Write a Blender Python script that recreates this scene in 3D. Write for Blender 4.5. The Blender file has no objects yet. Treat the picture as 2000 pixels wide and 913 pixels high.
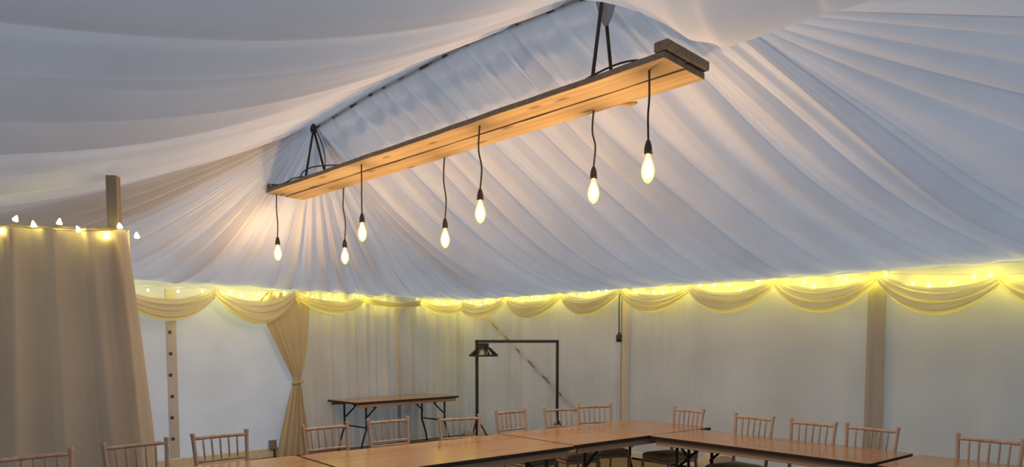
import bpy, math, random
import numpy as np
from mathutils import Vector, Matrix

random.seed(7)
scene = bpy.context.scene
COL = scene.collection
PI = math.pi

# ------------------------------------------------------------------ camera
F_PX, YP, CAM_H = 1350.0, 760.0, 1.52          # focal length in px of the 2000 x 913 frame
PITCH = math.atan((760 - 675) / 1350.0)
YAW = PI / 4
cd = bpy.data.cameras.new('camera')
cam = bpy.data.objects.new('camera', cd)
COL.objects.link(cam)
cam.location = (0, 0, CAM_H)
cam.rotation_euler = (PI / 2 - PITCH, 0, -YAW)
cd.sensor_fit = 'HORIZONTAL'
cd.sensor_width = 36.0
cd.lens = 36.0 * F_PX / 2000.0
cd.shift_y = (YP - 456.5) / 2000.0
cd.clip_start = 0.05
scene.camera = cam

# ------------------------------------------------------------------ sky and exposure
world = bpy.data.worlds.new('sky')
scene.world = world
world.use_nodes = True
bg = world.node_tree.nodes['Background']
bg.inputs[0].default_value = (0.60, 0.76, 1.0, 1)
bg.inputs[1].default_value = 0.68
vs = scene.view_settings
vs.view_transform = 'Standard'
vs.look = 'None'
vs.exposure = 0.66
vs.gamma = 1.0
vs.use_curve_mapping = False
scene.cycles.max_bounces = 10
scene.cycles.diffuse_bounces = 6
scene.cycles.transmission_bounces = 6
scene.cycles.transparent_max_bounces = 8
scene.cycles.sample_clamp_indirect = 4.0

# ------------------------------------------------------------------ place of the marquee
XR, YB, XL, YN = 7.67, 8.84, -3.0, -3.5         # right wall, back wall, left wall, near end
XM = 3.62                                       # ridge

# ------------------------------------------------------------------ helpers
def tag(o, label=None, cat=None, group=None, kind=None):
    if label: o['label'] = label
    if cat: o['category'] = cat
    if group: o['group'] = group
    if kind: o['kind'] = kind
    return o

def link(name, me, mat=None, parent=None, smooth=True):
    o = bpy.data.objects.new(name, me)
    COL.objects.link(o)
    if mat: me.materials.append(mat)
    if parent: o.parent = parent
    if smooth:
        me.polygons.foreach_set('use_smooth', [True] * len(me.polygons))
    return o

def empty(name, loc=(0, 0, 0), rz=0):
    o = bpy.data.objects.new(name, None)
    COL.objects.link(o)
    o.location = loc
    o.rotation_euler = (0, 0, rz)
    o.empty_display_size = 0.1
    return o

def copy_tree(o, parent=None):
    c = o.copy()
    COL.objects.link(c)
    c.parent = parent
    for ch in list(o.children):
        copy_tree(ch, c)
    return c

class MB:
    def __init__(self):
        self.v, self.f = [], []
    def add(self, vs_, fs_):
        n = len(self.v)
        self.v += [tuple(p) for p in vs_]
        self.f += [tuple(i + n for i in f) for f in fs_]
        return self
    def box(self, x0, x1, y0, y1, z0, z1, b=0.0, M=None):
        """box with its long edges chamfered by b"""
        if b <= 0:
            P = [(x, y, z) for x in (x0, x1) for y in (y0, y1) for z in (z0, z1)]
            Fs = [(0, 1, 3, 2), (4, 6, 7, 5), (0, 4, 5, 1), (2, 3, 7, 6), (0, 2, 6, 4), (1, 5, 7, 3)]
        else:
            ex = [x1 - x0, y1 - y0, z1 - z0]
            k = ex.index(max(ex))
            a, c = [i for i in range(3) if i != k]
            lo, hi = (x0, y0, z0), (x1, y1, z1)
            oct_ = [(lo[a] + b, lo[c]), (hi[a] - b, lo[c]), (hi[a], lo[c] + b), (hi[a], hi[c] - b),
                    (hi[a] - b, hi[c]), (lo[a] + b, hi[c]), (lo[a], hi[c] - b), (lo[a], lo[c] + b)]
            P = []
            for e in (lo[k], hi[k]):
                for (p, q) in oct_:
                    w = [0, 0, 0]; w[k] = e; w[a] = p; w[c] = q
                    P.append(tuple(w))
            Fs = [tuple(range(7, -1, -1)), tuple(range(8, 16))] + [(i, (i + 1) % 8, 8 + (i + 1) % 8, 8 + i) for i in range(8)]
        if M is not None: P = [tuple(M @ Vector(p)) for p in P]
        return self.add(P, Fs)
    def tube(self, pts, rads, n=10, cap=True):
        """round tube along pts; rads one value or one per point"""
        pts = [Vector(p) for p in pts]
        if not hasattr(rads, '__len__'): rads = [rads] * len(pts)
        t0 = (pts[1] - pts[0]).normalized()
        ref = Vector((0, 0, 1)) if abs(t0.z) < 0.9 else Vector((1, 0, 0))
        u = t0.cross(ref).normalized()
        V, Fs = [], []
        for i, p in enumerate(pts):
            a = pts[max(i - 1, 0)]; c = pts[min(i + 1, len(pts) - 1)]
            t = (c - a).normalized()
            u = (u - t * u.dot(t)).normalized()
            w = t.cross(u)
            for k in range(n):
                an = 2 * PI * k / n
                V.append(p + (u * math.cos(an) + w * math.sin(an)) * rads[i])
        for i in range(len(pts) - 1):
            for k in range(n):
                k2 = (k + 1) % n
                Fs.append((i * n + k, i * n + k2, (i + 1) * n + k2, (i + 1) * n + k))
        if cap:
            Fs.append(tuple(range(n - 1, -1, -1)))
            Fs.append(tuple((len(pts) - 1) * n + k for k in range(n)))
        return self.add(V, Fs)
    def lathe(self, prof, n=16, c=(0, 0, 0)):
        V, Fs = [], []
        for (r, z) in prof:
            for k in range(n):
                a = 2 * PI * k / n
                V.append((c[0] + r * math.cos(a), c[1] + r * math.sin(a), c[2] + z))
        for i in range(len(prof) - 1):
            for k in range(n):
                k2 = (k + 1) % n
                Fs.append((i * n + k, i * n + k2, (i + 1) * n + k2, (i + 1) * n + k))
        Fs.append(tuple(range(n - 1, -1, -1)))
        Fs.append(tuple((len(prof) - 1) * n + k for k in range(n)))
        return self.add(V, Fs)
    def mesh(self, name):
        me = bpy.data.meshes.new(name)
        me.from_pydata(self.v, [], self.f)
        me.update()
        return me
    def build(self, name, mat, parent=None, smooth=False):
        return link(name, self.mesh(name), mat, parent, smooth)

def grid_mesh(name, P, closed_u=False):
    """P: array (nu, nv, 3) -> quad sheet"""
    nu, nv = P.shape[:2]
    me = bpy.data.meshes.new(name)
    i = np.arange(nu if closed_u else nu - 1)[:, None]
    j = np.arange(nv - 1)[None, :]
    i2 = (i + 1) % nu
    q = np.stack([i * nv + j, i2 * nv + j, i2 * nv + j + 1, i * nv + j + 1], -1).reshape(-1, 4)
    me.vertices.add(nu * nv)
    me.vertices.foreach_set('co', P.reshape(-1).astype(np.float32))
    me.loops.add(q.size)
    me.loops.foreach_set('vertex_index', q.reshape(-1).astype(np.int32))
    me.polygons.add(len(q))
    me.polygons.foreach_set('loop_start', np.arange(0, q.size, 4, dtype=np.int32))
    me.update(calc_edges=True)
    me.validate()
    return me

def bez(pts, n=24):
    """Catmull-Rom through pts"""
    P = [Vector(p) for p in pts]
    P = [P[0] * 2 - P[1]] + P + [P[-1] * 2 - P[-2]]
    out = []
    m = len(P) - 3
    for i in range(m):
        for k in range(n):
            t = k / n
            a, b, c, d = P[i:i + 4]
            out.append(0.5 * ((2 * b) + (c - a) * t + (2 * a - 5 * b + 4 * c - d) * t * t + (3 * b - a - 3 * c + d) * t ** 3))
    out.append(P[-2])
    return out

# ------------------------------------------------------------------ materials
def new_mat(name):
    m = bpy.data.materials.new(name)
    m.use_nodes = True
    nt = m.node_tree
    nt.nodes.clear()
    out = nt.nodes.new('ShaderNodeOutputMaterial')
    return m, nt, out

def ramp(nt, stops):
    r = nt.nodes.new('ShaderNodeValToRGB')
    e = r.color_ramp.elements
    while len(e) < len(stops): e.new(0.5)
    for k, (p, c) in zip(e, stops):
        k.position = p; k.color = (*c, 1)
    return r

def cloth(name, col, trans=0.35, tcol=None, weave=True):
    m, nt, out = new_mat(name)
    N, L = nt.nodes, nt.links
    d = N.new('ShaderNodeBsdfDiffuse'); t = N.new('ShaderNodeBsdfTranslucent'); mx = N.new('ShaderNodeMixShader')
    mx.inputs[0].default_value = trans
    tc = N.new('ShaderNodeTexCoord')
    n1 = N.new('ShaderNodeTexNoise'); n1.inputs['Scale'].default_value = 1.7; n1.inputs['Detail'].default_value = 3
    L.new(tc.outputs['Object'], n1.inputs['Vector'])
    a = tuple(c * 0.95 for c in col); b = tuple(min(c * 1.04, 1) for c in col)
    r = ramp(nt, [(0.3, a), (0.7, b)])
    L.new(n1.outputs[0], r.inputs[0])
    L.new(r.outputs[0], d.inputs[0])
    if tcol: t.inputs[0].default_value = (*tcol, 1)
    else: L.new(r.outputs[0], t.inputs[0])
    if weave:
        n2 = N.new('ShaderNodeTexNoise'); n2.inputs['Scale'].default_value = 260; n2.inputs['Detail'].default_value = 2
        L.new(tc.outputs['Object'], n2.inputs['Vector'])
        bp = N.new('ShaderNodeBump'); bp.inputs['Strength'].default_value = 0.12; bp.inputs['Distance'].default_value = 0.003
        L.new(n2.outputs[0], bp.inputs['Height'])
        L.new(bp.outputs[0], d.inputs['Normal'])
    L.new(d.outputs[0], mx.inputs[1]); L.new(t.outputs[0], mx.inputs[2]); L.new(mx.outputs[0], out.inputs[0])
    return m

def plain(name, col, rough=0.6, metal=0.0, noise=0.12, scale=20.0, spec=0.5):
    m, nt, out = new_mat(name)
    N, L = nt.nodes, nt.links
    p = N.new('ShaderNodeBsdfPrincipled')
    p.inputs['Roughness'].default_value = rough; p.inputs['Metallic'].default_value = metal
    p.inputs['Specular IOR Level'].default_value = spec
    tc = N.new('ShaderNodeTexCoord'); n1 = N.new('ShaderNodeTexNoise')
    n1.inputs['Scale'].default_value = scale; n1.inputs['Detail'].default_value = 4
    L.new(tc.outputs['Object'], n1.inputs['Vector'])
    r = ramp(nt, [(0.25, tuple(c * (1 - noise) for c in col)), (0.75, tuple(min(c * (1 + noise), 1) for c in col))])
    L.new(n1.outputs[0], r.inputs[0]); L.new(r.outputs[0], p.inputs['Base Color']); L.new(p.outputs[0], out.inputs[0])
    return m

def wood(name, dark, light, axis=1, rough=0.6, knots=0.0, scale=1.0, spec=0.4):
    """straight grain along the given object axis"""
    m, nt, out = new_mat(name)
    N, L = nt.nodes, nt.links
    p = N.new('ShaderNodeBsdfPrincipled')
    p.inputs['Roughness'].default_value = rough
    p.inputs['Specular IOR Level'].default_value = spec
    tc = N.new('ShaderNodeTexCoord'); mp = N.new('ShaderNodeMapping')
    s = [10 * scale] * 3; s[axis] = 0.35 * scale
    mp.inputs['Scale'].default_value = s
    L.new(tc.outputs['Object'], mp.inputs['Vector'])
    n1 = N.new('ShaderNodeTexNoise'); n1.inputs['Scale'].default_value = 1.6; n1.inputs['Detail'].default_value = 4; n1.inputs['Distortion'].default_value = 0.5
    L.new(mp.outputs[0], n1.inputs['Vector'])
    r = ramp(nt, [(0.3, dark), (0.72, light)])
    L.new(n1.outputs[0], r.inputs[0])
    colour = r.outputs[0]
    if knots:
        mp2 = N.new('ShaderNodeMapping'); s2 = [7.0] * 3; s2[axis] = 2.2; s2[2] = 0.0
        mp2.inputs['Scale'].default_value = s2
        L.new(tc.outputs['Object'], mp2.inputs['Vector'])
        vo = N.new('ShaderNodeTexVoronoi'); vo.voronoi_dimensions = '2D'; vo.inputs['Scale'].default_value = 0.62
        L.new(mp2.outputs[0], vo.inputs['Vector'])
        kr = ramp(nt, [(0.03, (knots, knots, knots)), (0.11, (0, 0, 0))])
        L.new(vo.outputs['Distance'], kr.inputs[0])
        mx = N.new('ShaderNodeMix'); mx.data_type = 'RGBA'
        L.new(kr.outputs[0], mx.inputs[0]); L.new(colour, mx.inputs[6])
        mx.inputs[7].default_value = (*[c * 0.3 for c in dark], 1)
        colour = mx.outputs[2]
    L.new(colour, p.inputs['Base Color'])
    bp = N.new('ShaderNodeBump'); bp.inputs['Strength'].default_value = 0.25; bp.inputs['Distance'].default_value = 0.002
    L.new(n1.outputs[0], bp.inputs['Height'])
    if rough > 0.5: L.new(bp.outputs[0], p.inputs['Normal'])
    L.new(p.outputs[0], out.inputs[0])
    return m

def emit(name, col, strength, see=0.0):
    m, nt, out = new_mat(name)
    N, L = nt.nodes, nt.links
    e = N.new('ShaderNodeEmission')
    e.inputs[0].default_value = (*col, 1); e.inputs[1].default_value = strength
    if see > 0:
        t = N.new('ShaderNodeBsdfTransparent'); mx = N.new('ShaderNodeMixShader'); mx.inputs[0].default_value = see
        L.new(e.outputs[0], mx.inputs[1]); L.new(t.outputs[0], mx.inputs[2]); L.new(mx.outputs[0], out.inputs[0])
    else:
        L.new(e.outputs[0], out.inputs[0])
    return m

M = {}
M['lining'] = cloth('ceiling lining', (0.72, 0.70, 0.69), 0.42)
M['wallcloth'] = cloth('wall lining', (0.78, 0.76, 0.70), 0.58)
M['swag'] = cloth('swag voile', (0.70, 0.65, 0.51), 0.42)
M['cream'] = cloth('cream voile', (0.78, 0.67, 0.50), 0.30)
M['sand'] = cloth('sand voile', (0.56, 0.49, 0.35), 0.25)
M['brownvoile'] = cloth('brown grey voile', (0.44, 0.41, 0.37), 0.15)
M['stonevoile'] = cloth('stone voile', (0.78, 0.73, 0.65), 0.52)
M['pvc'] = cloth('white sheeting', (0.88, 0.88, 0.89), 0.70, weave=False)
M['strap'] = cloth('grey webbing', (0.74, 0.71, 0.70), 0.55)
M['steel'] = plain('black powder coated steel', (0.009, 0.009, 0.010), 0.5)
M['rubber'] = plain('black rubber edge', (0.012, 0.009, 0.008), 0.6)
M['cable'] = plain('dark brown flex', (0.035, 0.022, 0.014), 0.6)
M['rope'] = plain('brown rope', (0.06, 0.045, 0.035), 0.9)
M['socket'] = plain('black bakelite', (0.02, 0.014, 0.01), 0.35)
M['ply'] = wood('varnished plywood', (0.34, 0.165, 0.075), (0.48, 0.255, 0.12), 0, 0.19, 0, 0.5)
M['rail'] = wood('pale timber rail', (0.34, 0.22, 0.14), (0.48, 0.33, 0.22), 0, 0.6)
M['scaff'] = wood('scaffold board', (0.38, 0.26, 0.135), (0.56, 0.415, 0.24), 1, 0.7, 0.8)
M['weathered_shaded'] = plain('weathered and shaded grey timber', (0.21, 0.17, 0.13), 0.85, 0, 0.3, 30)
M['post'] = wood('grey weathered post', (0.16, 0.13, 0.11), (0.33, 0.28, 0.24), 2, 0.85)
M['lime'] = wood('limewashed beech', (0.36, 0.25, 0.18), (0.56, 0.43, 0.34), 2, 0.5)
M['pad'] = plain('beige seat fabric', (0.33, 0.27, 0.21), 0.9, 0, 0.1, 60)
M['floor'] = plain('brown coir matting', (0.20, 0.14, 0.085), 0.9, 0, 0.25, 90)
M['grass'] = plain('grass', (0.06, 0.10, 0.03), 0.9, 0, 0.3, 8)
M['alu'] = plain('dull aluminium', (0.30, 0.28, 0.26), 0.45, 0.6)
M['brace'] = plain('grey brace tube', (0.27, 0.25, 0.23), 0.6)
M['skirt'] = plain('white skirting', (0.62, 0.60, 0.55), 0.6)
M['ridge'] = plain('added ridge shadow strip', (0.10, 0.105, 0.115), 0.7)
M['eyelet'] = plain('dark eyelet', (0.05, 0.045, 0.04), 0.5)
M['brass'] = plain('dull brass', (0.30, 0.20, 0.08), 0.4, 0.8)
M['felt'] = cloth('beige felt', (0.55, 0.49, 0.38), 0.1)
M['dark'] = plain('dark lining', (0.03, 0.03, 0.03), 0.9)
M['blue'] = cloth('pale blue cloth', (0.36, 0.44, 0.56), 0.15)
M['filament'] = emit('glowing filament', (1.0, 0.63, 0.30), 470.0)
M['envelope'] = emit('lit bulb glass', (1.0, 0.60, 0.20), 1.5, 0.6)
M['fairy_dim'] = emit('soft yellow fairy light', (1.0, 0.84, 0.22), 14.0)
M['fairy'] = emit('yellow fairy light', (1.0, 0.86, 0.07), 110.0)

# ------------------------------------------------------------------ ground, floor
b = MB(); b.box(-40, 50, -40, 50, -0.30, -0.12)
tag(b.build('ground', M['grass']), kind='structure')
b = MB(); b.box(XL - 0.1, XR + 0.15, YN, YB + 0.25, -0.12, 0.0)
tag(b.build('floor', M['floor']), kind='structure')

# ------------------------------------------------------------------ ceiling lining, gathered along the ridge
def smooth01(x): x = np.clip(x, 0, 1); return x * x * (3 - 2 * x)

def ridge_z(y):
    return np.interp(y, [1.2, 2.0, 2.2, 2.37, 2.52, 2.72, 2.95, 4.2, 5.5, 6.45], [3.19, 3.18, 3.28, 3.37, 3.50, 3.70, 3.84, 3.89, 3.84, 3.76])

GY, PY = 2.0, 6.45
EAVE = 2.27
INS = 0.22
xr, xl, yb, yn = XR - INS, XL + INS, YB - INS, YN
RIDGE_L = 3.84
knots_ = [  # outer x, outer y, outer z, inner y, power
    (XM - 0.15, yn, 3.44, GY, 1.0),
    (xr, yn, EAVE, GY, 1.2),
    (xr, 0.7, EAVE, GY, 1.5),
    (xr, 7.2, EAVE, PY, 1.6),
    (xr, yb, EAVE, PY, 1.5),
    (XM, yb, EAVE, PY, 1.35),
    (xl, yb, EAVE, PY, 1.9),
    (xl, 6.9, EAVE, PY, 2.55),
    (xl, 1.4, EAVE, GY, 2.6),
    (xl, yn, EAVE, yn, 2.6)]
K = np.array(knots_, float)
seg = np.hypot(np.diff(K[:, 0]), np.diff(K[:, 1]))
S = np.concatenate([[0], np.cumsum(seg)])
NS, NT = 2100, 120
s = np.linspace(0, S[-1], NS)
ox = np.interp(s, S, K[:, 0]); oy = np.interp(s, S, K[:, 1])
oz = np.interp(s, S, K[:, 2]); iy = np.interp(s, S, K[:, 3])
pw = np.interp(s, S, K[:, 4])
# near end hem follows the slope
near = oy < yn + 1e-6
oz = np.where(near, EAVE + (3.44 - EAVE) * (1 - np.abs(ox - XM) / np.where(ox > XM, xr - XM, XM - xl)) ** 1.3, oz)
iz = np.where(s > S[5], np.where(iy < 2.95, RIDGE_L, ridge_z(iy)), np.where(iy < 2.95, np.interp(iy, [2.0, 2.37, 2.6, 2.8, 2.95], [3.40, 3.52, 3.67, 3.78, 3.84]), ridge_z(iy)))
ix = np.full(NS, XM)

def pleats(s, rng, wmin, wmax, amin, amax, skew=1.0, sharp=0.8):
    """bellies that hang between sharp creases; cells of random width and depth"""
    out = np.zeros_like(s)
    x = s[0] - rng.random() * wmax
    while x < s[-1]:
        w = rng.uniform(wmin, wmax); a = rng.uniform(amin, amax)
        k = (s >= x) & (s < x + w)
        u = (s[k] - x) / w
        out[k] = -a * np.sin(PI * u ** skew) ** sharp
        x += w
    return out
rng = np.random.default_rng(5)
left = smooth01((s - (S[5] + 1.0)) / 2.0)
A1 = pleats(s, rng, 0.26, 0.52, 0.4, 1.0, 0.45, 0.9)
A1l = pleats(s, rng, 0.30, 0.62, 0.5, 1.0, 0.50, 0.9)
A2 = pleats(s, rng, 0.13, 0.30, 0.2, 1.0)
A3 = pleats(s, rng, 0.05, 0.13, 0.2, 1.0)
big = (A1 * 0.23 + 0.06) * (1 - left) + (A1l * 0.36 + 0.19) * left
gm = np.convolve(np.pad((np.abs(iy - GY) < 1e-6).astype(float), 30, mode='edge'), np.ones(61) / 61, mode='valid')
A1g = pleats(s, rng, 0.55, 1.25, 0.5, 1.0, 0.5, 0.95)
big = big * (1 - gm) + (A1g * 0.30 + 0.10) * gm
t = np.linspace(0, 1, NT) ** 1.15
T = t[None, :]
fan = ((np.abs(iy - GY) < 1e-6) | (np.abs(iy - PY) < 1e-6)).astype(float)
kern = np.ones(41) / 41
fan = np.convolve(np.pad(fan, 20, mode='edge'), kern, mode='valid')[:, None]
env = (1 - fan) * (0.30 + 0.70 * np.sin(PI * np.clip(T, 0, 1) ** 0.75)) + fan * (np.clip(T * 1.6, 0, 1)) * (0.35 + 0.65 * np.sin(PI * T ** 0.9))
env = env * (1 - left[:, None] * (1 - fan) * (1 - smooth01(T / 0.42)) * 0.92)
env = env * (1 - 0.8 * smooth01((T - 0.9) / 0.1))
zip_ = smooth01(T / 0.04)
zip_ = zip_ * smooth01(s / 0.8)[:, None]
env = env * zip_
gfan = (np.abs(iy - GY) < 1e-6)[:, None].astype(float)
A2 = A2 * (1 - 0.85 * gfan[:, 0])
fine = zip_ * (1 - (s > S[5])[:, None] * (iy < 3.0)[:, None]) * (1 - 0.8 * gfan) * np.exp(-T * 4.2) * ((1 - fan) + fan * np.clip(T * 5, 0, 1))
X = ix[:, None] + (ox - ix)[:, None] * T
Y = iy[:, None] + (oy - iy)[:, None] * T
Z = oz[:, None] + (iz - oz)[:, None] * (1 - T) ** pw[:, None]
# low belly along the near part of the ridge
onleft = (s > S[5])[:, None]
dip = RIDGE_L - np.interp(Y, [1.2, 1.85, 2.05, 2.2, 2.4, 2.55, 2.75, 2.95], [3.19, 3.19, 3.28, 3.42, 3.56, 3.67, 3.78, 3.84])
Z = Z - np.where(onleft & (Y < 2.96), dip * np.exp(-((X - XM + 0.13) / 0.40) ** 2), 0)
Z = Z + big[:, None] * env + A2[:, None] * 0.035 * env + A3[:, None] * 0.055 * fine
# slow sideways wander so that no two folds run quite straight
wob = 0.05 * np.sin(T * 5.0 + s[:, None] * 1.3) * np.sin(PI * T)
Y = Y + wob * (np.abs(ox - XM) > 3)[:, None]
# hem turns up behind to meet the wall head
hem = pleats(s, rng, 0.3, 0.7, 0.3, 1.0)[:, None] * 0.022 * smooth01((T - 0.93) / 0.07)
Z = Z + hem
gx = np.where(ox > XR - 0.3, 0.34, np.where(ox < XL + 0.0, -0.12, 0)); gy = np.where(oy > YB - 0.3, 0.32, 0)
X = np.concatenate([X, X[:, -1:] + gx[:, None] * 0.1, X[:, -1:] + gx[:, None]], 1)
Y = np.concatenate([Y, Y[:, -1:] + gy[:, None] * 0.1, Y[:, -1:] + gy[:, None]], 1)
Z = np.concatenate([Z, Z[:, -1:] + 0.02, np.full((NS, 1), 2.372)], 1)
Z[near, -2:] = Z[near, -3:-2]
me = grid_mesh('ceiling', np.stack([X, Y, Z], -1))
ceil = link('ceiling', me, M['lining'])
tag(ceil, 'pale draped fabric ceiling gathered in folds along the ridge', kind='structure')

yy_ = np.linspace(2.75, 6.5, 24)
b = MB(); b.tube([(XM + 0.055, y, float(ridge_z(y)) - 0.018) for y in yy_], 0.020, 8)  # thin dark tube added to draw the shadow between the two linings
tag(b.build('ridge_shadow_1', M['ridge'], None, True), 'added ridge shadow strip showing between the gathered ceiling linings', kind='structure')

# ------------------------------------------------------------------ outer walls
def sheet(name, p0, p1, z0, z1, mat, nu=2, nv=2, thick=0.01):
    b = MB(); x0, y0 = p0; x1, y1 = p1
    d = Vector((x1 - x0, y1 - y0, 0)); n = Vector((-d.y, d.x, 0)).normalized() * thick
    P = []
    for (x, y) in ((x0, y0), (x1, y1)):
        for o in (Vector((0, 0, 0)), n):
            for z in (z0, z1): P.append((x + o.x, y + o.y, z))
    b.add(P, [(0, 1, 3, 2), (4, 6, 7, 5), (0, 4, 5, 1), (2, 3, 7, 6), (0, 2, 6, 4), (1, 5, 7, 3)])
    return b.build(name, mat)
wr = tag(sheet('wall_right', (XR + 0.12, YN), (XR + 0.12, YB + 0.13), 0, 2.36, M['pvc']), kind='structure')
wb = tag(sheet('wall_back', (XR + 0.12, YB + 0.10), (XL, YB + 0.10), 0, 2.36, M['pvc']), kind='structure')
wl = tag(sheet('wall_left', (XL, YB + 0.10), (XL, YN), 0, 2.36, M['pvc']), kind='structure')
wn = tag(sheet('wall_near', (XL, YN), (XR + 0.12, YN), 0, 2.36, M['pvc']), kind='structure')
b = MB(); b.box(XR - 0.02, XR + 0.02, YN, YB - 0.02, 0, 0.09, 0.008)
tag(b.build('baseboard_right', M['skirt']), kind='structure')
b = MB(); b.box(2.2, 4.42, YB + 0.03, YB + 0.07, 0, 0.13, 0.008)
tag(b.build('baseboard_back', M['skirt']), kind='structure')

# laced seam in the white sheeting: webbing strip with eyelets
b = MB(); b.box(2.985, 3.10, YB + 0.075, YB + 0.095, 0.0, 2.2, 0.004)
stp = b.build('seam_strip', M['strap'], wb)
eb = MB(); eb.lathe([(0.010, 0), (0.020, 0.0), (0.022, 0.006), (0.016, 0.012), (0.009, 0.012)], 12)
eme = eb.mesh('eyelet'); eme.materials.append(M['eyelet'])
for k in range(7):
    e = bpy.data.objects.new('eyelet', eme); COL.objects.link(e); e.parent = stp
    e.location = (3.025 + random.uniform(-0.01, 0.01), YB + 0.077, 0.37 + 0.262 * k); e.rotation_euler = (PI / 2, 0, 0)

# ------------------------------------------------------------------ curtains: sheets with vertical folds
def fold1d(x, rng, wmin, wmax, a):
    """smooth irregular pleats along x"""
    pos = [x[0] - wmax]; val = [0.0]; sgn = 1
    while pos[-1] < x[-1] + wmax:
        pos.append(pos[-1] + rng.uniform(wmin, wmax) * 0.5)
        val.append(sgn * rng.uniform(0.35, 1.0) * a); sgn = -sgn
    pos, val = np.array(pos), np.array(val)
    i = np.clip(np.searchsorted(pos, x) - 1, 0, len(pos) - 2)
    u = (x - pos[i]) / (pos[i + 1] - pos[i])
    u = u * u * (3 - 2 * u)
    return val[i] * (1 - u) + val[i + 1] * u

def curtain(name, p0, p1, z0, z1, mat, seed, wmin=0.12, wmax=0.3, amp=0.03, amp2=0.008, flare=0.0, off=0.0, step=0.015, topamp=0.6, flare_end=0.0):
    rng = np.random.default_rng(seed)
    p0 = np.array(p0, float); p1 = np.array(p1, float)
    Ln = np.linalg.norm(p1 - p0); d = (p1 - p0) / Ln; n = np.array([d[1], -d[0]])     # n: to the right of p0->p1
    nu = max(int(Ln / step), 8); nv = 30
    x = np.linspace(0, Ln, nu)
    fa = fold1d(x, rng, wmin, wmax, amp); fb = fold1d(x, rng, wmin, wmax, amp); fc = fold1d(x, rng, 0.04, 0.09, amp2)
    v = np.linspace(0, 1, nv)[None, :]
    D = (fa[:, None] * (1 - v) * topamp + (fa * 0.6 + fb * 0.5)[:, None] * v) + fc[:, None] * (0.6 + 0.4 * v) + off + flare * v ** 1.3
    al = x[:, None] + np.zeros_like(v) + flare_end * v ** 0.8 * smooth01((x[:, None] - (Ln - 0.9)) / 0.9) + 0.02 * np.sin(v * 3 + seed) * np.sin(x[:, None] * 2.0)
    P = np.empty((nu, nv, 3))
    P[..., 0] = p0[0] + d[0] * al + n[0] * D
    P[..., 1] = p0[1] + d[1] * al + n[1] * D
    P[..., 2] = z1 + (z0 - z1) * v
    return link(name, grid_mesh(name, P), mat)

# n points to the right of p0->p1: going along +Y on the right wall that is +X, so run in -Y / -X order
def rcurt(y0, y1, label, seed, **k):
    o = curtain('wall_curtain', (XR, y1), (XR, y0), 0.03, 2.27, k.pop('mat', M['wallcloth']), seed, **k)
    return tag(o, label, 'curtain', 'pleated curtains lining the right wall')
def bcurt(x0, x1, label, seed, **k):
    o = curtain('wall_curtain', (x0, YB), (x1, YB), 0.03, 2.27, k.pop('mat', M['wallcloth']), seed, **k)
    return tag(o, label, 'curtain', 'pleated curtains lining the back wall')
# back wall, from the tied drape to the corner
bcurt(4.66, 6.30, 'pleated off-white wall curtain next to the tied sand drape', 11, wmin=0.10, wmax=0.26, amp=0.10)
bcurt(6.25, 6.34, 'narrow brown-grey fold of curtain above the folding table', 12, mat=M['stonevoile'], wmin=0.12, wmax=0.2, amp=0.012, off=0.075)
bcurt(6.28, 7.73, 'pleated off-white wall curtain between the folding table and the corner', 13, wmin=0.10, wmax=0.26, amp=0.10)
# right wall, from the corner towards the viewer
rcurt(5.555, 8.90, 'off-white wall curtain crossed by the diagonal brace, behind the black stand', 21, wmin=0.16, wmax=0.36, amp=0.05)
rcurt(4.34, 5.54, 'finely pleated cream wall curtain just right of the hanging cable', 22, wmin=0.12, wmax=0.24, amp=0.022)
rcurt(2.42, 4.36, 'smooth off-white wall curtain behind the middle chairs of the right row', 23, wmin=0.3, wmax=0.6, amp=0.016, amp2=0.003)
rcurt(2.28, 2.46, 'narrow brown-grey drape covering a post on the right wall', 24, mat=M['brownvoile'], wmin=0.09, wmax=0.16, amp=0.018, off=0.05)
rcurt(YN, 2.32, 'smooth off-white wall curtain at the right edge of the photo', 25, wmin=0.35, wmax=0.8, amp=0.018, amp2=0.003)

rcurt(5.43, 5.53, 'narrow stone-coloured gathered drape right of the hanging cable', 26, mat=M['stonevoile'], wmin=0.06, wmax=0.11, amp=0.018, off=0.045)
# frame post showing in the gap of the right wall
post = empty('frame_post', (XR + 0.05, 5.56, 0))
b = MB(); b.box(-0.03, 0.03, -0.045, 0.045, 0, 2.32, 0.006)
b.build('post_profile', M['alu'], post)
b = MB(); b.box(-0.05, 0.04, -0.07, 0.07, 0, 0.012); b.build('base_plate', M['alu'], post)
tag(post, 'dull metal tent post showing in the gap between two wall curtains', 'post')

# diagonal wind brace, half hidden by the curtain folds
b = MB()
pa, pb = Vector((XR + 0.024, 8.52, 2.16)), Vector((XR + 0.024, 6.35, 0.56))
b.tube([pa, pb], 0.022, 10)
br = b.build('wind_brace', M['brace'], None, True)
tag(br, 'grey diagonal brace bar showing through the folds near the corner', 'brace')

# cable with a socket hanging by the post
hc = empty('hanging_cable', (XR - 0.05, 5.58, 1.6))
b = MB(); b.tube(bez([(0.0, 0.0, 0.66), (0.0, 0.006, 0.4), (-0.01, -0.004, 0.2), (0, 0, 0.06)], 8), 0.008, 8); b.build('flex', M['cable'], hc, True)
b = MB(); b.lathe([(0.008, 0.10), (0.02, 0.09), (0.026, 0.05), (0.028, 0.0), (0.024, -0.03)], 12); b.build('plug_socket', M['socket'], hc, True)
b = MB(); b.box(-0.012, 0.012, -0.045, 0.045, -0.035, -0.022, 0.003); b.box(-0.006, 0.006, -0.045, -0.035, -0.03, 0.06); b.box(-0.006, 0.006, 0.035, 0.045, -0.03, 0.06)
b.build('clip', M['eyelet'], hc)
tag(hc, 'dark cable with a socket hanging down the right wall', 'cable')

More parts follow.
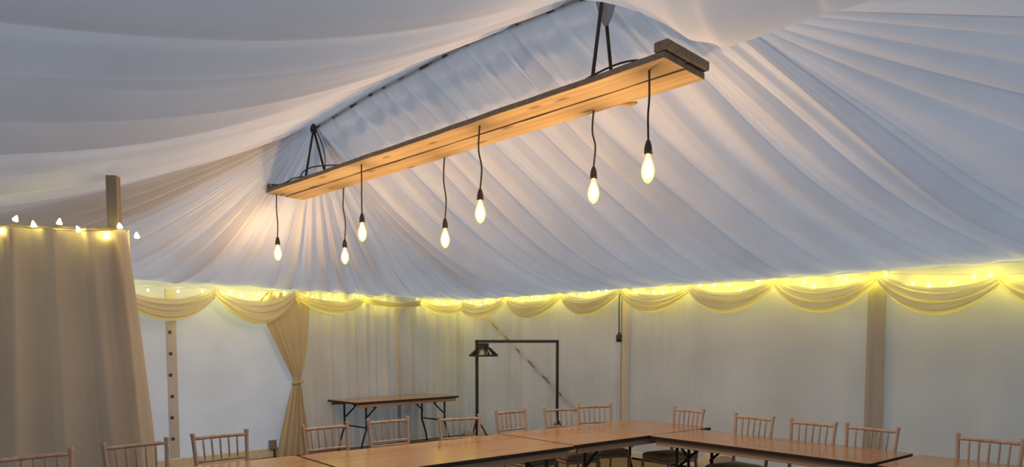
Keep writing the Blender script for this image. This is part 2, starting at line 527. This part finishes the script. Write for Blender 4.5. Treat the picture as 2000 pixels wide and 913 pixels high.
# ------------------------------------------------------------------ swags with fairy lights along the eaves
def swag(a, b_, zA, zB, drop, seed, label, wall):
    """a, b_: attachment points (x, y); cloth hangs between them in pleated catenaries"""
    rng = np.random.default_rng(seed)
    nu, nv = 60, 44
    u = np.linspace(0, 1, nu)[:, None]; v = np.linspace(0, 1, nv)[None, :]
    A = np.array(a); B = np.array(b_); d = B - A; Ln = np.linalg.norm(d); d /= Ln
    n = np.array([-1.0, 0.0]) if wall == 'r' else np.array([0.0, -1.0])
    bow = (4 * u * (1 - u)) ** 0.9
    vv = v ** 1.15
    top = zA + (zB - zA) * u + 0.03 - 0.36 * drop * bow
    z = top - 0.10 * vv * (1 - bow) - vv * (0.74 * drop) * bow
    k = 3 + rng.integers(0, 2)
    ph = rng.uniform(0, 0.3)
    pl = (1 - np.abs(((v * k + ph) % 1.0) * 2 - 1) ** 1.6)
    depth = 0.10 + bow * (0.10 * np.sin(PI * np.clip(v, 0, 1) * 0.62) + 0.065 * pl * np.clip(v * 3, 0, 1)) + 0.02 * (1 - bow) * pl * v
    z = z - bow * 0.02 * pl
    # hem turns back towards the wall
    hem = smooth01((v - 0.93) / 0.07)
    depth = depth - bow * 0.05 * hem
    al = u * Ln
    P = np.empty((nu, nv, 3))
    P[..., 0] = A[0] + d[0] * al + n[0] * depth
    P[..., 1] = A[1] + d[1] * al + n[1] * depth
    P[..., 2] = z
    o = link('swag', grid_mesh('swag', P), M['swag'])
    return tag(o, label, 'swag', 'cream swags along the top of the walls')

RY = [8.76, 7.62, 6.52, 5.49, 4.45, 3.40, 2.34, 1.32, 0.28, -0.78]
RZ = [2.25, 2.25, 2.26, 2.27, 2.23, 2.24, 2.22, 2.13, 2.16, 2.2]
LX = [2.30, 3.49, 4.56, 5.62, 6.67, 7.60]
LZ = [2.20, 2.19, 2.23, 2.21, 2.21, 2.25]
rl = ['first cream swag on the right wall, starting at the corner above the brace',
      'cream swag on the right wall above the black stand bar',
      'cream swag on the right wall ending at the hanging cable',
      'cream swag right of the hanging cable, above the finely pleated curtain',
      'second glowing cream swag right of the hanging cable',
      'glowing cream swag just left of the brown-grey post drape',
      'wide glowing cream swag just right of the brown-grey post drape',
      'cream swag cut off by the right edge of the photo',
      'cream swag on the right wall beside the viewer']
ll = ['leftmost cream swag, above the laced seam of the white sheeting',
      'cream swag above the white sheeting, left of the tied sand drape',
      'bright cream swag just right of the tied sand drape',
      'shallow cream swag above the left half of the folding table',
      'cream swag on the back wall ending at the corner']
rdrop = [0.30, 0.33, 0.33, 0.31, 0.33, 0.36, 0.36, 0.36, 0.36]
for i in range(8):
    swag((XR - 0.06, RY[i]), (XR - 0.06, RY[i + 1]), RZ[i], RZ[i + 1], rdrop[i], 30 + i, rl[i], 'r')
ldrop = [0.37, 0.40, 0.26, 0.14, 0.23]
for i in range(5):
    swag((LX[i], YB - 0.06), (LX[i + 1], YB - 0.06), LZ[i], LZ[i + 1], ldrop[i], 50 + i, ll[i], 'b')

fb = MB(); fb.lathe([(0.004, -0.012), (0.011, -0.006), (0.013, 0.002), (0.009, 0.011), (0.003, 0.016)], 8)
fme = fb.mesh('bulb'); fme.materials.append(M['fairy'])
fme.polygons.foreach_set('use_smooth', [True] * len(fme.polygons))
fb = MB(); fb.lathe([(0.016, -0.012), (0.017, -0.008), (0.012, 0.006), (0.005, 0.022), (0.002, 0.026)], 8)
cme = fb.mesh('bulb'); cme.materials.append(M['fairy_dim'])
def fairy_string(pts, name, label):
    root = empty(name, pts[0])
    b = MB(); b.tube([Vector(p) - Vector(pts[0]) for p in pts], 0.003, 5); b.build('wire', M['swag'], root)
    return tag(root, label, 'string lights')
def fairy_bulb(root, p, rot=0.0, sc=1.0, me_=None):
    o = bpy.data.objects.new('bulb', me_ or fme); COL.objects.link(o); o.parent = root
    o.location = Vector(p) - root.location; o.rotation_euler = (random.uniform(-0.6, 0.6) + rot, random.uniform(-0.6, 0.6), 0); o.scale = (sc,) * 3
rr = random.Random(3)
pts = [(XR - 0.10, y, np.interp(-y, [-q for q in RY], RZ) + 0.02) for y in np.arange(8.72, 0.3, -0.11)]
rs = fairy_string(pts, 'fairy_lights', 'string of yellow fairy lights behind the swags of the right wall')
for i in range(8):
    for k in range(6):
        f = (k + 0.5 + rr.uniform(-0.35, 0.35)) / 6
        y = RY[i] + (RY[i + 1] - RY[i]) * f
        z = RZ[i] + (RZ[i + 1] - RZ[i]) * f + rr.uniform(-0.05, 0.03) - 0.04 * math.sin(PI * f)
        fairy_bulb(rs, (XR - 0.105, y, z))
pts = [(x, YB - 0.10, np.interp(x, LX, LZ) + 0.02) for x in np.arange(2.4, 7.5, 0.11)]
ls = fairy_string(pts, 'fairy_lights', 'string of yellow fairy lights behind the swags of the back wall')
for i in range(5):
    for k in range([4, 7, 6, 5, 6][i]):
        n = [4, 7, 6, 5, 6][i]
        f = (k + 0.5 + rr.uniform(-0.35, 0.35)) / n
        if i == 3 and f > 0.6: continue
        x = LX[i] + (LX[i + 1] - LX[i]) * f
        z = LZ[i] + (LZ[i + 1] - LZ[i]) * f + rr.uniform(-0.05, 0.03) - 0.03 * math.sin(PI * f)
        fairy_bulb(ls, (x, YB - 0.105, z))

# ------------------------------------------------------------------ tied sand drape on the back wall
dr = empty('tied_drape', (4.55, YB - 0.11, 0))
zz = np.concatenate([np.linspace(2.22, 1.03, 46), np.linspace(1.0, 0.02, 36)])
lft = np.interp(zz, [0.02, 0.3, 0.7, 0.93, 1.02, 1.10, 1.3, 1.6, 1.9, 2.05, 2.22], [4.27, 4.33, 4.43, 4.50, 4.525, 4.51, 4.41, 4.26, 4.12, 4.04, 4.20])
rgt = np.interp(zz, [0.02, 0.4, 0.9, 1.02, 1.1, 1.4, 1.8, 2.05, 2.22], [4.76, 4.73, 4.655, 4.635, 4.65, 4.73, 4.78, 4.80, 4.66])
nu = 150
u = np.linspace(0, 1, nu)
rng = np.random.default_rng(8)
f1 = fold1d(u, rng, 0.10, 0.24, 1.0); f2 = fold1d(u, rng, 0.05, 0.12, 1.0); f3 = fold1d(u, rng, 0.12, 0.26, 1.0)
P = np.empty((nu, len(zz), 3))
up = smooth01((zz - 0.9) / 0.25)
P[..., 0] = lft[None] + (rgt - lft)[None] * u[:, None] - 4.55
amp = np.interp(zz, [0, 0.8, 1.02, 1.2, 2.2], [0.035, 0.022, 0.012, 0.02, 0.03])
P[..., 1] = (f1[:, None] * up[None] + f3[:, None] * (1 - up[None])) * amp[None] + f2[:, None] * amp[None] * 0.3 - 0.04 * np.sin(PI * u)[:, None] * np.interp(zz, [0, 0.9, 1.02, 1.2, 2.2], [0.5, 1.0, 1.3, 1.0, 0.3])[None]
P[..., 2] = zz[None]
link('drape_cloth', grid_mesh('drape_cloth', P), M['sand'], dr)
b = MB()
ring = [(0.03 + 0.075 * math.cos(a), -0.025 + 0.05 * math.sin(a), 1.015 + 0.012 * math.cos(a)) for a in np.linspace(0, 2 * PI, 25)]
b.tube(ring, 0.012, 8); b.build('tie_band', M['sand'], dr, True)
tag(dr, 'sand-coloured voile drape tied at the waist beside the white sheeting', 'drape')

# grey junction box at the foot of the white sheeting
jb = empty('junction_box', (4.27, YB + 0.0, 0.0))
b = MB(); b.box(-0.05, 0.05, -0.02, 0.03, 0.12, 0.24, 0.006); b.build('box_body', M['alu'], jb)
b = MB(); b.box(0.02, 0.035, 0.0, 0.02, 0.0, 0.125); b.build('conduit', M['eyelet'], jb)
tag(jb, 'small grey box low on the wall left of the sand drape', 'box')

# ------------------------------------------------------------------ curtained partition at the left
PC, PL_ = (1.60, 5.48), (-1.1, 7.60)
dx, dy = PC[0] - PL_[0], PC[1] - PL_[1]
pn = math.hypot(dx, dy); pd = (dx / pn, dy / pn)
root = empty('curtain_partition', (0, 0, 0))
o = curtain('front_curtain', PL_, PC, 0.02, 2.345, M['cream'], 61, wmin=0.14, wmax=0.32, amp=0.05, amp2=0.006, flare=0.05, flare_end=0.22, topamp=0.8, step=0.012)
o.parent = root
o = curtain('side_curtain', PC, (PC[0] + 0.05, YB - 0.25), 0.02, 2.345, M['cream'], 62, wmin=0.14, wmax=0.3, amp=0.03, flare=0.10)
o.parent = root
b = MB()
Rm = Matrix.Rotation(math.atan2(pd[1], pd[0]), 4, 'Z')
Tm = Matrix.Translation((PC[0], PC[1], 0)) @ Rm
b.box(-3.4, -0.10, 0.05, 0.095, 2.30, 2.37, 0.004, Tm); b.build('top_batten', M['post'], root)
b = MB(); b.box(-0.17, -0.095, 0.06, 0.13, 0.0, 2.74, 0.004, Tm); b.build('corner_post', M['post'], root)
tag(root, 'cream voile curtain partition on a timber frame at the left edge', 'partition')
def pp(l, o_, z): return tuple(Tm @ Vector((l, o_, z)))
pts = [pp(l, -0.035 + 0.02 * math.sin(l * 9), 2.345 + 0.02 * math.sin(l * 5.3)) for l in np.arange(0.04, -1.6, -0.05)]
fs = fairy_string(pts, 'fairy_lights', 'string of yellow fairy lights along the top of the left partition')
for l, z, oo in [(0.055, 2.40, 0.0), (-0.05, 2.462, -0.02), (-0.16, 2.40, 0.03), (-0.21, 2.395, 0.04), (-0.32, 2.43, -0.03), (-0.45, 2.48, -0.02), (-0.62, 2.46, -0.02), (-0.74, 2.50, -0.01),
               (-0.86, 2.42, 0.03), (-0.93, 2.37, 0.05), (-1.02, 2.40, 0.04), (-1.2, 2.45, -0.03), (-1.35, 2.42, 0.03), (-1.5, 2.47, -0.03)]:
    fairy_bulb(fs, pp(l, oo, z - 0.095), 0, 1.1, cme)

# ------------------------------------------------------------------ folding tables
def table_mesh(L_, W_):
    top = MB()
    r = 0.03
    ring = []
    for (cx, cy, a0) in ((L_ / 2 - r, W_ / 2 - r, 0), (-L_ / 2 + r, W_ / 2 - r, PI / 2), (-L_ / 2 + r, -W_ / 2 + r, PI), (L_ / 2 - r, -W_ / 2 + r, 1.5 * PI)):
        for k in range(5):
            a = a0 + k * PI / 8
            ring.append((cx + r * math.cos(a), cy + r * math.sin(a)))
    n = len(ring)
    s_ = 1 - 0.008
    def slab(mb, rg, z0, z1):
        V = [(x, y, z0) for x, y in rg] + [(x, y, z1) for x, y in rg]
        mb.add(V, [tuple(range(n - 1, -1, -1)), tuple(range(n, 2 * n))] + [(i, (i + 1) % n, n + (i + 1) % n, n + i) for i in range(n)])
    slab(top, [(x * s_, y * s_) for x, y in ring], 0.728, 0.75)
    edge = MB()
    inn = [(x * s_, y * s_) for x, y in ring]
    V = [(x, y, 0.722) for x, y in ring] + [(x, y, 0.747) for x, y in ring] + [(x, y, 0.747) for x, y in inn] + [(x, y, 0.722) for x, y in inn]
    edge.add(V, [(k * n + i, k * n + (i + 1) % n, ((k + 1) % 4) * n + (i + 1) % n, ((k + 1) % 4) * n + i) for k in range(4) for i in range(n)])
    return top, edge
TM = {}
def folding_table(L_, W_, loc, rz, label, group):
    root = empty('folding_table', loc, rz)
    key = (L_, W_)
    if key not in TM:
        top, edge = table_mesh(L_, W_)
        d = {}
        d['top'] = top.mesh('table_top'); d['top'].materials.append(M['ply'])
        d['edge'] = edge.mesh('edge_band'); d['edge'].materials.append(M['rubber'])
        r1 = MB(); r1.box(-L_ / 2 + 0.06, L_ / 2 - 0.06, -0.011, 0.011, 0.672, 0.728, 0.003); d['rail'] = r1.mesh('side_rail'); d['rail'].materials.append(M['rail'])
        lg = MB(); lg.tube(bez([(0, 0, 0.722), (0, 0, 0.5), (0.0, 0, 0.36), (0.03, 0, 0.28), (0.075, 0, 0.14), (0.10, 0, 0.01)], 5), 0.0135, 8); d['leg'] = lg.mesh('leg'); d['leg'].materials.append(M['steel'])
        lg2 = MB(); lg2.tube([(0, 0, 0.722), (0, 0, 0.005)], 0.0145, 8); d['leg2'] = lg2.mesh('leg'); d['leg2'].materials.append(M['steel'])
        st = MB(); st.tube([(0, -W_ / 2 + 0.13, 0), (0, W_ / 2 - 0.13, 0)], 0.011, 8); d['stretcher'] = st.mesh('stretcher'); d['stretcher'].materials.append(M['steel'])
        bc = MB(); bc.tube([(0, 0, 0.50), (0.17, 0, 0.645), (0.22, 0, 0.715)], 0.011, 6); bc.tube([(0.0, 0, 0.71), (0.10, 0.0, 0.68), (0.17, 0, 0.645)], 0.009, 6); d['brace'] = bc.mesh('brace'); d['brace'].materials.append(M['steel'])
        for k in d: d[k].polygons.foreach_set('use_smooth', [k in ('leg', 'leg2', 'stretcher', 'brace')] * len(d[k].polygons))
        TM[key] = d
    d = TM[key]
    def part(name, me, loc=(0, 0, 0), rot=0):
        o = bpy.data.objects.new(name, me); COL.objects.link(o); o.parent = root; o.location = loc; o.rotation_euler = (0, 0, rot)
    part('table_top', d['top']); part('edge_band', d['edge'])
    for sy in (-1, 1): part('side_rail', d['rail'], (0, sy * (W_ / 2 - 0.035), 0))
    for sx in (-1, 1):
        for sy in (-1, 1):
            part('leg', d['leg'], (sx * (L_ / 2 - 0.22), sy * (W_ / 2 - 0.10), 0), 0 if sx > 0 else PI)
            part('brace', d['brace'], (sx * (L_ / 2 - 0.22), sy * (W_ / 2 - 0.13), 0), 0 if sx < 0 else PI)
        part('stretcher', d['stretcher'], (sx * (L_ / 2 - 0.22), 0, 0.38))
    return tag(root, label, 'table', group)
GT = 'folding tables set in an L'
a4 = math.radians(-5)
folding_table(1.83, 0.91, (5.035, 3.775, 0), a4, 'corner folding table where the two rows of the L meet', GT)
folding_table(1.83, 0.91, (3.20, 3.905, 0), a4, 'long folding table in the left row, joined to the corner table', GT)
folding_table(1.83, 0.91, (1.37, 4.09, 0), a4, 'folding table at the left end of the row, only its far corner shows', GT)
folding_table(1.83, 0.70, (5.231, 2.375, 0), math.radians(90 - 5.5), 'folding table in the right row, joined to the corner table', GT)
folding_table(1.83, 0.70, (5.025, 0.518, 0), math.radians(90 - 6), 'folding table at the right end of the row, cut off by the frame', GT)
folding_table(1.83, 0.76, (5.975, 8.40, 0), 0.0, 'folding table standing alone against the back wall', 'folding tables set apart')

# ------------------------------------------------------------------ limewash spindle-back chairs
def chair():
    root = empty('spindle_chair')
    wood_ = M['lime']
    def xb(z): return 0.178 + (z - 0.43) * 0.062          # half width of the back, flaring upward
    def yb_(z): return 0.175 + max(z - 0.43, 0) * 0.135    # back leans away
    for sx in (-1, 1):
        b = MB()
        P = [(sx * 0.185, 0.235, 0.0), (sx * 0.182, 0.20, 0.2)] + [(sx * xb(z), yb_(z), z) for z in (0.43, 0.5, 0.6, 0.62, 0.70, 0.8, 0.875, 0.886, 0.897, 0.905, 0.920, 0.922)]
        R = [0.013, 0.0155, 0.0165, 0.0155, 0.0150, 0.0165, 0.0150, 0.0145, 0.0145, 0.0165, 0.0145, 0.0180, 0.0180, 0.013]
        b.tube(P, R, 10); b.build('back_post', wood_, root, True)
        b = MB()
        zs = [0.0, 0.05, 0.12, 0.13, 0.15, 0.28, 0.29, 0.31, 0.43]
        rs_ = [0.011, 0.013, 0.0145, 0.0175, 0.0145, 0.015, 0.018, 0.015, 0.0165]
        b.tube([(sx * 0.19, -0.19, z) for z in zs], rs_, 10); b.build('front_leg', wood_, root, True)
    def rail(z, r, name):
        b = MB(); n = 9; P = []
        for i in range(n):
            q = -1 + 2 * i / (n - 1)
            P.append((q * xb(z), yb_(z) + 0.012 * (1 - q * q), z))
        b.tube(P, [r * (1.0 + 0.12 * (i % 2)) for i in range(n)], 8); b.build(name, wood_, root, True)
    rail(0.885, 0.0115, 'top_rail'); rail(0.725, 0.0100, 'lower_rail'); rail(0.690, 0.0100, 'lower_rail')
    for k in range(5):
        q = -0.64 + 0.32 * k
        b = MB(); P = []
        for z in (0.728, 0.76, 0.775, 0.79, 0.82, 0.835, 0.885):
            P.append((q * xb(z), yb_(z) + 0.012 * (1 - q * q), z))
        b.tube(P, [0.0055, 0.007, 0.0085, 0.007, 0.0075, 0.0085, 0.0055], 8); b.build('spindle', wood_, root, True)
    # seat frame and pad
    def rr_(w0, w1, y0, y1, r, k=6):
        out = []
        for (cx, cy, a0) in ((w1 - r, y1 - r, 0), (-w1 + r, y1 - r, PI / 2), (-w0 + r, y0 + r, PI), (w0 - r, y0 + r, 1.5 * PI)):
            for i in range(k): 
                a = a0 + i * PI / 2 / (k - 1); out.append((cx + r * math.cos(a), cy + r * math.sin(a)))
        return out
    def loft(rings, mat, name):
        b = MB(); n = len(rings[0]); V = [p for rg in rings for p in rg]
        Fs = [(i * n + k, i * n + (k + 1) % n, (i + 1) * n + (k + 1) % n, (i + 1) * n + k) for i in range(len(rings) - 1) for k in range(n)]
        Fs += [tuple(range(n - 1, -1, -1)), tuple((len(rings) - 1) * n + k for k in range(n))]
        b.add(V, Fs); b.build(name, mat, root, True)
    base = rr_(0.205, 0.185, -0.21, 0.195, 0.05)
    loft([[(x, y, z) for x, y in base] for z in (0.425, 0.452)], wood_, 'seat_frame')
    prof = [(0.94, 0.453), (1.0, 0.462), (1.0, 0.478), (0.95, 0.492), (0.84, 0.500), (0.55, 0.506), (0.2, 0.508)]
    loft([[(x * q, (y + 0.007) * q - 0.007, z) for x, y in base] for q, z in prof], M['pad'], 'seat_pad')
    for (z, p0, p1) in [(0.14, (-0.19, -0.19), (0.19, -0.19)), (0.30, (-0.19, -0.19), (0.19, -0.19)), (0.20, (-0.19, -0.19), (-0.183, 0.2)), (0.20, (0.19, -0.19), (0.183, 0.2)), (0.22, (-0.183, 0.198), (0.183, 0.198))]:
        b = MB(); b.tube([(p0[0], p0[1], z), ((p0[0] + p1[0]) / 2, (p0[1] + p1[1]) / 2, z), (p1[0], p1[1], z)], [0.008, 0.0105, 0.008], 8); b.build('stretcher', wood_, root, True)
    return root
proto = chair()
spots = [  # back top centre x, y, turn in degrees, label
    (0.83, 4.67, 3, 'spindle-back chair cut off by the left edge of the photo'),
    (1.39, 4.76, 3, 'spindle-back chair in front of the right end of the cream partition'),
    (1.95, 4.83, 0, 'spindle-back chair standing out dark against the white sheeting'),
    (2.72, 4.75, -2, 'spindle-back chair in front of the foot of the tied sand drape'),
    (3.32, 4.78, -5, 'spindle-back chair in front of the middle of the lone folding table'),
    (3.86, 4.50, -18, 'spindle-back chair between the lone folding table and the black stand'),
    (4.60, 4.62, -2, 'spindle-back chair just right of the left upright of the black stand'),
    (5.12, 4.44, -20, 'spindle-back chair in front of the right upright of the black stand'),
    (5.62, 4.42, -26, 'spindle-back chair at the far end of the left row, by the tent post'),
    (5.92, 3.50, -103, 'spindle-back chair first in the right row, by the corner table'),
    (5.72, 2.74, -100, 'spindle-back chair second in the right row from the corner'),
    (5.63, 2.20, -98, 'spindle-back chair third in the right row from the corner'),
    (5.58, 1.745, -97, 'spindle-back chair in front of the brown-grey post drape'),
    (5.46, 0.98, -97, 'spindle-back chair last on the right, cut off at the bottom')]
for i, (x, y, a, lab) in enumerate(spots):
    o = proto if i == 0 else copy_tree(proto)
    r = math.radians(a)
    yl = 0.175 + 0.49 * 0.135
    o.location = (x + math.sin(r) * yl, y - math.cos(r) * yl, 0)
    o.rotation_euler = (0, 0, r)
    o.scale = (0.90, 1, 1)
    tag(o, lab, 'chair', 'limewash spindle-back chairs round the tables')

# ------------------------------------------------------------------ black lamp stand
c0, c1 = Vector((5.70, 6.31, 0)), Vector((6.34, 5.56, 0))
st = empty('lamp_stand', c0, math.atan2(c1.y - c0.y, c1.x - c0.x))
wd = (c1 - c0).length
ztop = 1.585
b = MB(); b.box(-0.018, 0.018, -0.018, 0.018, 0.0, ztop, 0.003); b.build('upright', M['steel'], st)
b = MB(); b.box(wd - 0.018, wd + 0.018, -0.018, 0.018, 0.0, ztop, 0.003); b.build('upright', M['steel'], st)
b = MB(); b.box(-0.018, wd + 0.018, -0.018, 0.018, ztop - 0.036, ztop, 0.003); b.build('cross_bar', M['steel'], st)
for x0 in (0, wd):
    for k in range(3):
        a = k * 2 * PI / 3 + 0.1
        b = MB(); b.tube([(x0, 0, 0.62), (x0 + 0.34 * math.cos(a), 0.34 * math.sin(a), 0.012)], 0.011, 8); b.build('leg', M['steel'], st, True)
tag(st, 'black metal goal-shaped stand behind the chairs of the left row', 'stand')
lampz = ztop - 0.036
sh = empty('cage_lamp', tuple(st.matrix_basis @ Vector((0.085, -0.03, lampz))), st.rotation_euler.z)
b = MB(); b.lathe([(0.065, -0.005), (0.067, -0.06), (0.078, -0.068), (0.078, -0.072), (0.060, -0.068), (0.055, -0.005)], 24); b.build('lamp_cap', M['steel'], sh, True)
for k in range(10):
    a = 2 * PI * k / 10
    b = MB(); b.tube([(0.07 * math.cos(a), 0.07 * math.sin(a), -0.06), (0.17 * math.cos(a), 0.17 * math.sin(a), -0.152)], 0.008 if k % 2 else 0.013, 6); b.build('cage_bar', M['steel'], sh, True)
b = MB(); b.tube([(0.172 * math.cos(a), 0.172 * math.sin(a), -0.155) for a in np.linspace(0, 2 * PI, 33)], 0.011, 6); b.build('cage_ring', M['steel'], sh, True)
b = MB(); b.lathe([(0.02, -0.03), (0.024, -0.08), (0.05, -0.11), (0.05, -0.135), (0.03, -0.16), (0.005, -0.17)], 16); b.build('lamp_bulb', M['pvc'], sh, True)
tag(sh, 'black conical cage lamp hanging from the left end of the stand bar', 'lamp')

# ------------------------------------------------------------------ arched tub on the floor behind the right row
tb = empty('arched_tub', (6.95, 3.72, 0), math.radians(-135 + 90))
def arch(r0, r1, y0, y1, h):
    n = 20; V, Fs = [], []
    pr = [(-1, 0.0)] + [(-math.cos(PI * i / n), math.sin(PI * i / n)) for i in range(n + 1)] + [(1, 0.0)]
    for y in (y0, y1):
        for r in (r1, r0):
            for i, (cx, cz) in enumerate(pr):
                z = 0.0 if i in (0, len(pr) - 1) else h + cz * r
                V.append((cx * r, y, z))
    m = len(pr)
    for i in range(m - 1):
        Fs += [(i, i + 1, 2 * m + i + 1, 2 * m + i), (m + i, 3 * m + i, 3 * m + i + 1, m + i + 1), (i, m + i, m + i + 1, i + 1), (2 * m + i, 2 * m + i + 1, 3 * m + i + 1, 3 * m + i)]
    return MB().add(V, Fs)
arch(0.115, 0.20, -0.16, 0.16, 0.13).build('tub_shell', M['felt'], tb, False)
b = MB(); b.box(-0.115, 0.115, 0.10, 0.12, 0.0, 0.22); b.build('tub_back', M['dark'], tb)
b = MB(); b.box(-0.02, 0.11, -0.08, 0.09, 0.005, 0.17, 0.02); b.build('blue_bundle', M['blue'], tb)
tag(tb, 'beige arched tub with a dark opening and pale blue cloth under the right tables', 'tub')

# ------------------------------------------------------------------ hanging beam of two boards
BZ, BX0, BX1, BY0, BY1 = 3.12, 3.40, 3.84, 2.20, 7.08
bm = empty('hanging_beam', (XM, (BY0 + BY1) / 2, BZ))
def rel(x, y, z): return (x - XM, y - (BY0 + BY1) / 2, z - BZ)
def board(x0, x1, seed, dz):
    """sawn board, edges a little uneven"""
    rng = np.random.default_rng(seed)
    n = 40
    y = np.linspace(BY0, BY1, n)
    e0 = fold1d(y, rng, 0.3, 0.7, 0.004); e1 = fold1d(y, rng, 0.3, 0.7, 0.004); ez = fold1d(y, rng, 1.2, 2.2, 0.0025)
    V, Fs = [], []
    for i in range(n):
        zz_ = BZ + dz + ez[i]
        for (x, z) in ((x0 + e0[i], zz_ + 0.003), (x0 + e0[i] + 0.003, zz_), (x1 + e1[i] - 0.003, zz_), (x1 + e1[i], zz_ + 0.003), (x1 + e1[i], zz_ + 0.038), (x0 + e0[i], zz_ + 0.038)):
            V.append(rel(x, y[i], z))
    for i in range(n - 1):
        for k in range(6):
            Fs.append((i * 6 + k, i * 6 + (k + 1) % 6, (i + 1) * 6 + (k + 1) % 6, (i + 1) * 6 + k))
    Fs += [tuple(range(6)), tuple((n - 1) * 6 + k for k in range(5, -1, -1))]
    o = MB().add(V, Fs).build('board', M['scaff'], bm)
    o.data.materials.append(M['weathered_shaded'])
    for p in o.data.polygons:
        if p.center.z > 0.010: p.material_index = 1  # unlit sides and top: their shade is put into the weathered grey
    return o
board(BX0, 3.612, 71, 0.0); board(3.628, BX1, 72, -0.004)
for (y0, y1) in ((BY0 - 0.03, BY0 + 0.065), (BY1 - 0.075, BY1 + 0.0)):
    b = MB(); c = rel(BX0 - 0.005, y0, BZ + 0.043); e = rel(BX1 + 0.0, y1, BZ + 0.098)
    b.box(c[0], e[0], c[1], e[1], c[2], e[2], 0.006); b.build('end_cleat', M['weathered_shaded'], bm)
for (yy, zt, feet) in ((2.80, 3.78, ((3.44, 2.74), (3.82, 2.86))), (6.45, 3.70, ((3.43, 6.28), (3.81, 6.50)))):
    for (fx, fy) in feet:
        b = MB(); b.tube([rel(XM, yy, zt), rel(fx, fy, BZ + 0.04)], 0.0115, 8); b.build('hanging_rope', M['rope'], bm, True)
    b = MB(); b.lathe([(0.01, -0.05), (0.03, -0.03), (0.034, 0.0), (0.025, 0.03), (0.01, 0.05)], 10, rel(XM, yy, zt)); b.build('rope_knot', M['rope'], bm, True)
for pts in ([(3.42, 6.98, 3.20), (3.45, 6.85, 3.185), (3.47, 6.7, 3.20), (3.42, 6.5, 3.185), (3.5, 6.2, 3.18)],
            [(3.48, 6.5, 3.18), (3.42, 6.3, 3.215), (3.42, 6.1, 3.225), (3.45, 5.85, 3.20), (3.5, 5.6, 3.17)],
            [(3.5, 2.95, 3.17), (3.42, 2.75, 3.165), (3.42, 2.55, 3.185), (3.44, 2.42, 3.18), (3.49, 2.36, 3.165)]):
    b = MB(); b.tube([Vector(rel(*p)) for p in bez(pts, 8)], 0.006, 6); b.build('loose_cable', M['cable'], bm, True)
b = MB(); b.tube(bez([rel(XM + 0.02, 6.45, 3.72), rel(3.7, 6.40, 3.5), rel(3.72, 6.42, 3.3), rel(3.66, 6.5, 3.18)], 8), 0.005, 6); b.build('loose_cable', M['cable'], bm, True)
b = MB(); b.tube([rel(3.83, 2.86, 3.13), rel(3.85, 2.74, 3.105), rel(3.86, 2.70, 3.11)], [0.012, 0.016, 0.008], 8); b.build('splinter', M['scaff'], bm, True)
tag(bm, 'long hanging light beam of two rough timber boards on ropes', 'light beam')

# white cloth wrap on the near ridge hook
kn = empty('cloth_wrap', (XM + 0.03, 2.80, 3.56))
b = MB(); b.lathe([(0.006, 0.0), (0.022, 0.015), (0.045, 0.07), (0.062, 0.14), (0.075, 0.22), (0.085, 0.30)], 18)
b.build('wrap', M['lining'], kn, True)
b = MB(); b.tube([(0.045 * math.cos(a * 3) * (0.6 + a * 0.1), 0.045 * math.sin(a * 3) * (0.6 + a * 0.1), 0.05 + a * 0.05) for a in np.linspace(0, 3.6, 30)], 0.010, 6); b.build('wrap_fold', M['lining'], kn, True)
tag(kn, 'twisted white cloth tip hanging at the ridge above the beam', 'cloth')

# ------------------------------------------------------------------ pendant bulbs
bp_ = MB()
env_prof = [(0.014, 0.0), (0.016, -0.012), (0.022, -0.030), (0.032, -0.055), (0.038, -0.080), (0.040, -0.100), (0.036, -0.125), (0.026, -0.148), (0.012, -0.162), (0.003, -0.167)]
bp_.lathe(env_prof, 20); env_me = bp_.mesh('bulb_glass'); env_me.materials.append(M['envelope'])
fl = MB(); fl.lathe([(0.006, -0.025), (0.015, -0.045), (0.024, -0.07), (0.027, -0.10), (0.022, -0.125), (0.010, -0.140)], 14); fil_me = fl.mesh('filament'); fil_me.materials.append(M['filament'])
so = MB(); so.lathe([(0.007, 0.085), (0.012, 0.080), (0.018, 0.060), (0.021, 0.050), (0.024, 0.030), (0.024, 0.012), (0.027, 0.010), (0.027, 0.002), (0.019, -0.002), (0.016, -0.006)], 16); soc_me = so.mesh('bulb_socket'); soc_me.materials.append(M['socket'])
for me_ in (env_me, fil_me, soc_me): me_.polygons.foreach_set('use_smooth', [True] * len(me_.polygons))
pend = [(3.50, 7.03, 2.421, 'pendant bulb farthest left, at the far end of the beam'),
        (3.83, 6.24, 2.345, 'lowest-hanging pendant bulb, second from the left, on the beam'),
        (3.47, 5.36, 2.444, 'pendant bulb third from the left, close above the second one'),
        (3.83, 4.64, 2.351, 'pendant bulb hanging from the middle of the beam, fourth from the left'),
        (3.48, 3.81, 2.416, 'pendant bulb fifth from the left, just right of the middle'),
        (3.80, 3.01, 2.490, 'pendant bulb second from the right end of the beam'),
        (3.49, 2.36, 2.471, 'largest pendant bulb, at the near right end of the beam')]
for (x, y, zb, lab) in pend:
    zs = zb + 0.167
    root = empty('pendant_light', (x, y, zs))
    L_ = BZ + 0.035 - zs
    q = random.uniform(-0.008, 0.008)
    b = MB(); b.tube(bez([(0, 0, 0.08), (q, -q, 0.12 + 0.2 * L_), (-q, q, 0.65 * L_), (0, 0, L_)], 8), 0.0062, 8); b.build('flex', M['cable'], root, True)
    for nm, me_ in (('bulb_socket', soc_me), ('bulb_glass', env_me)):
        o = bpy.data.objects.new(nm, me_); COL.objects.link(o); o.parent = root
        if nm == 'bulb_glass':
            f = bpy.data.objects.new('filament', fil_me); COL.objects.link(f); f.parent = o
    tag(root, lab, 'pendant light', 'filament bulbs hanging from the beam')
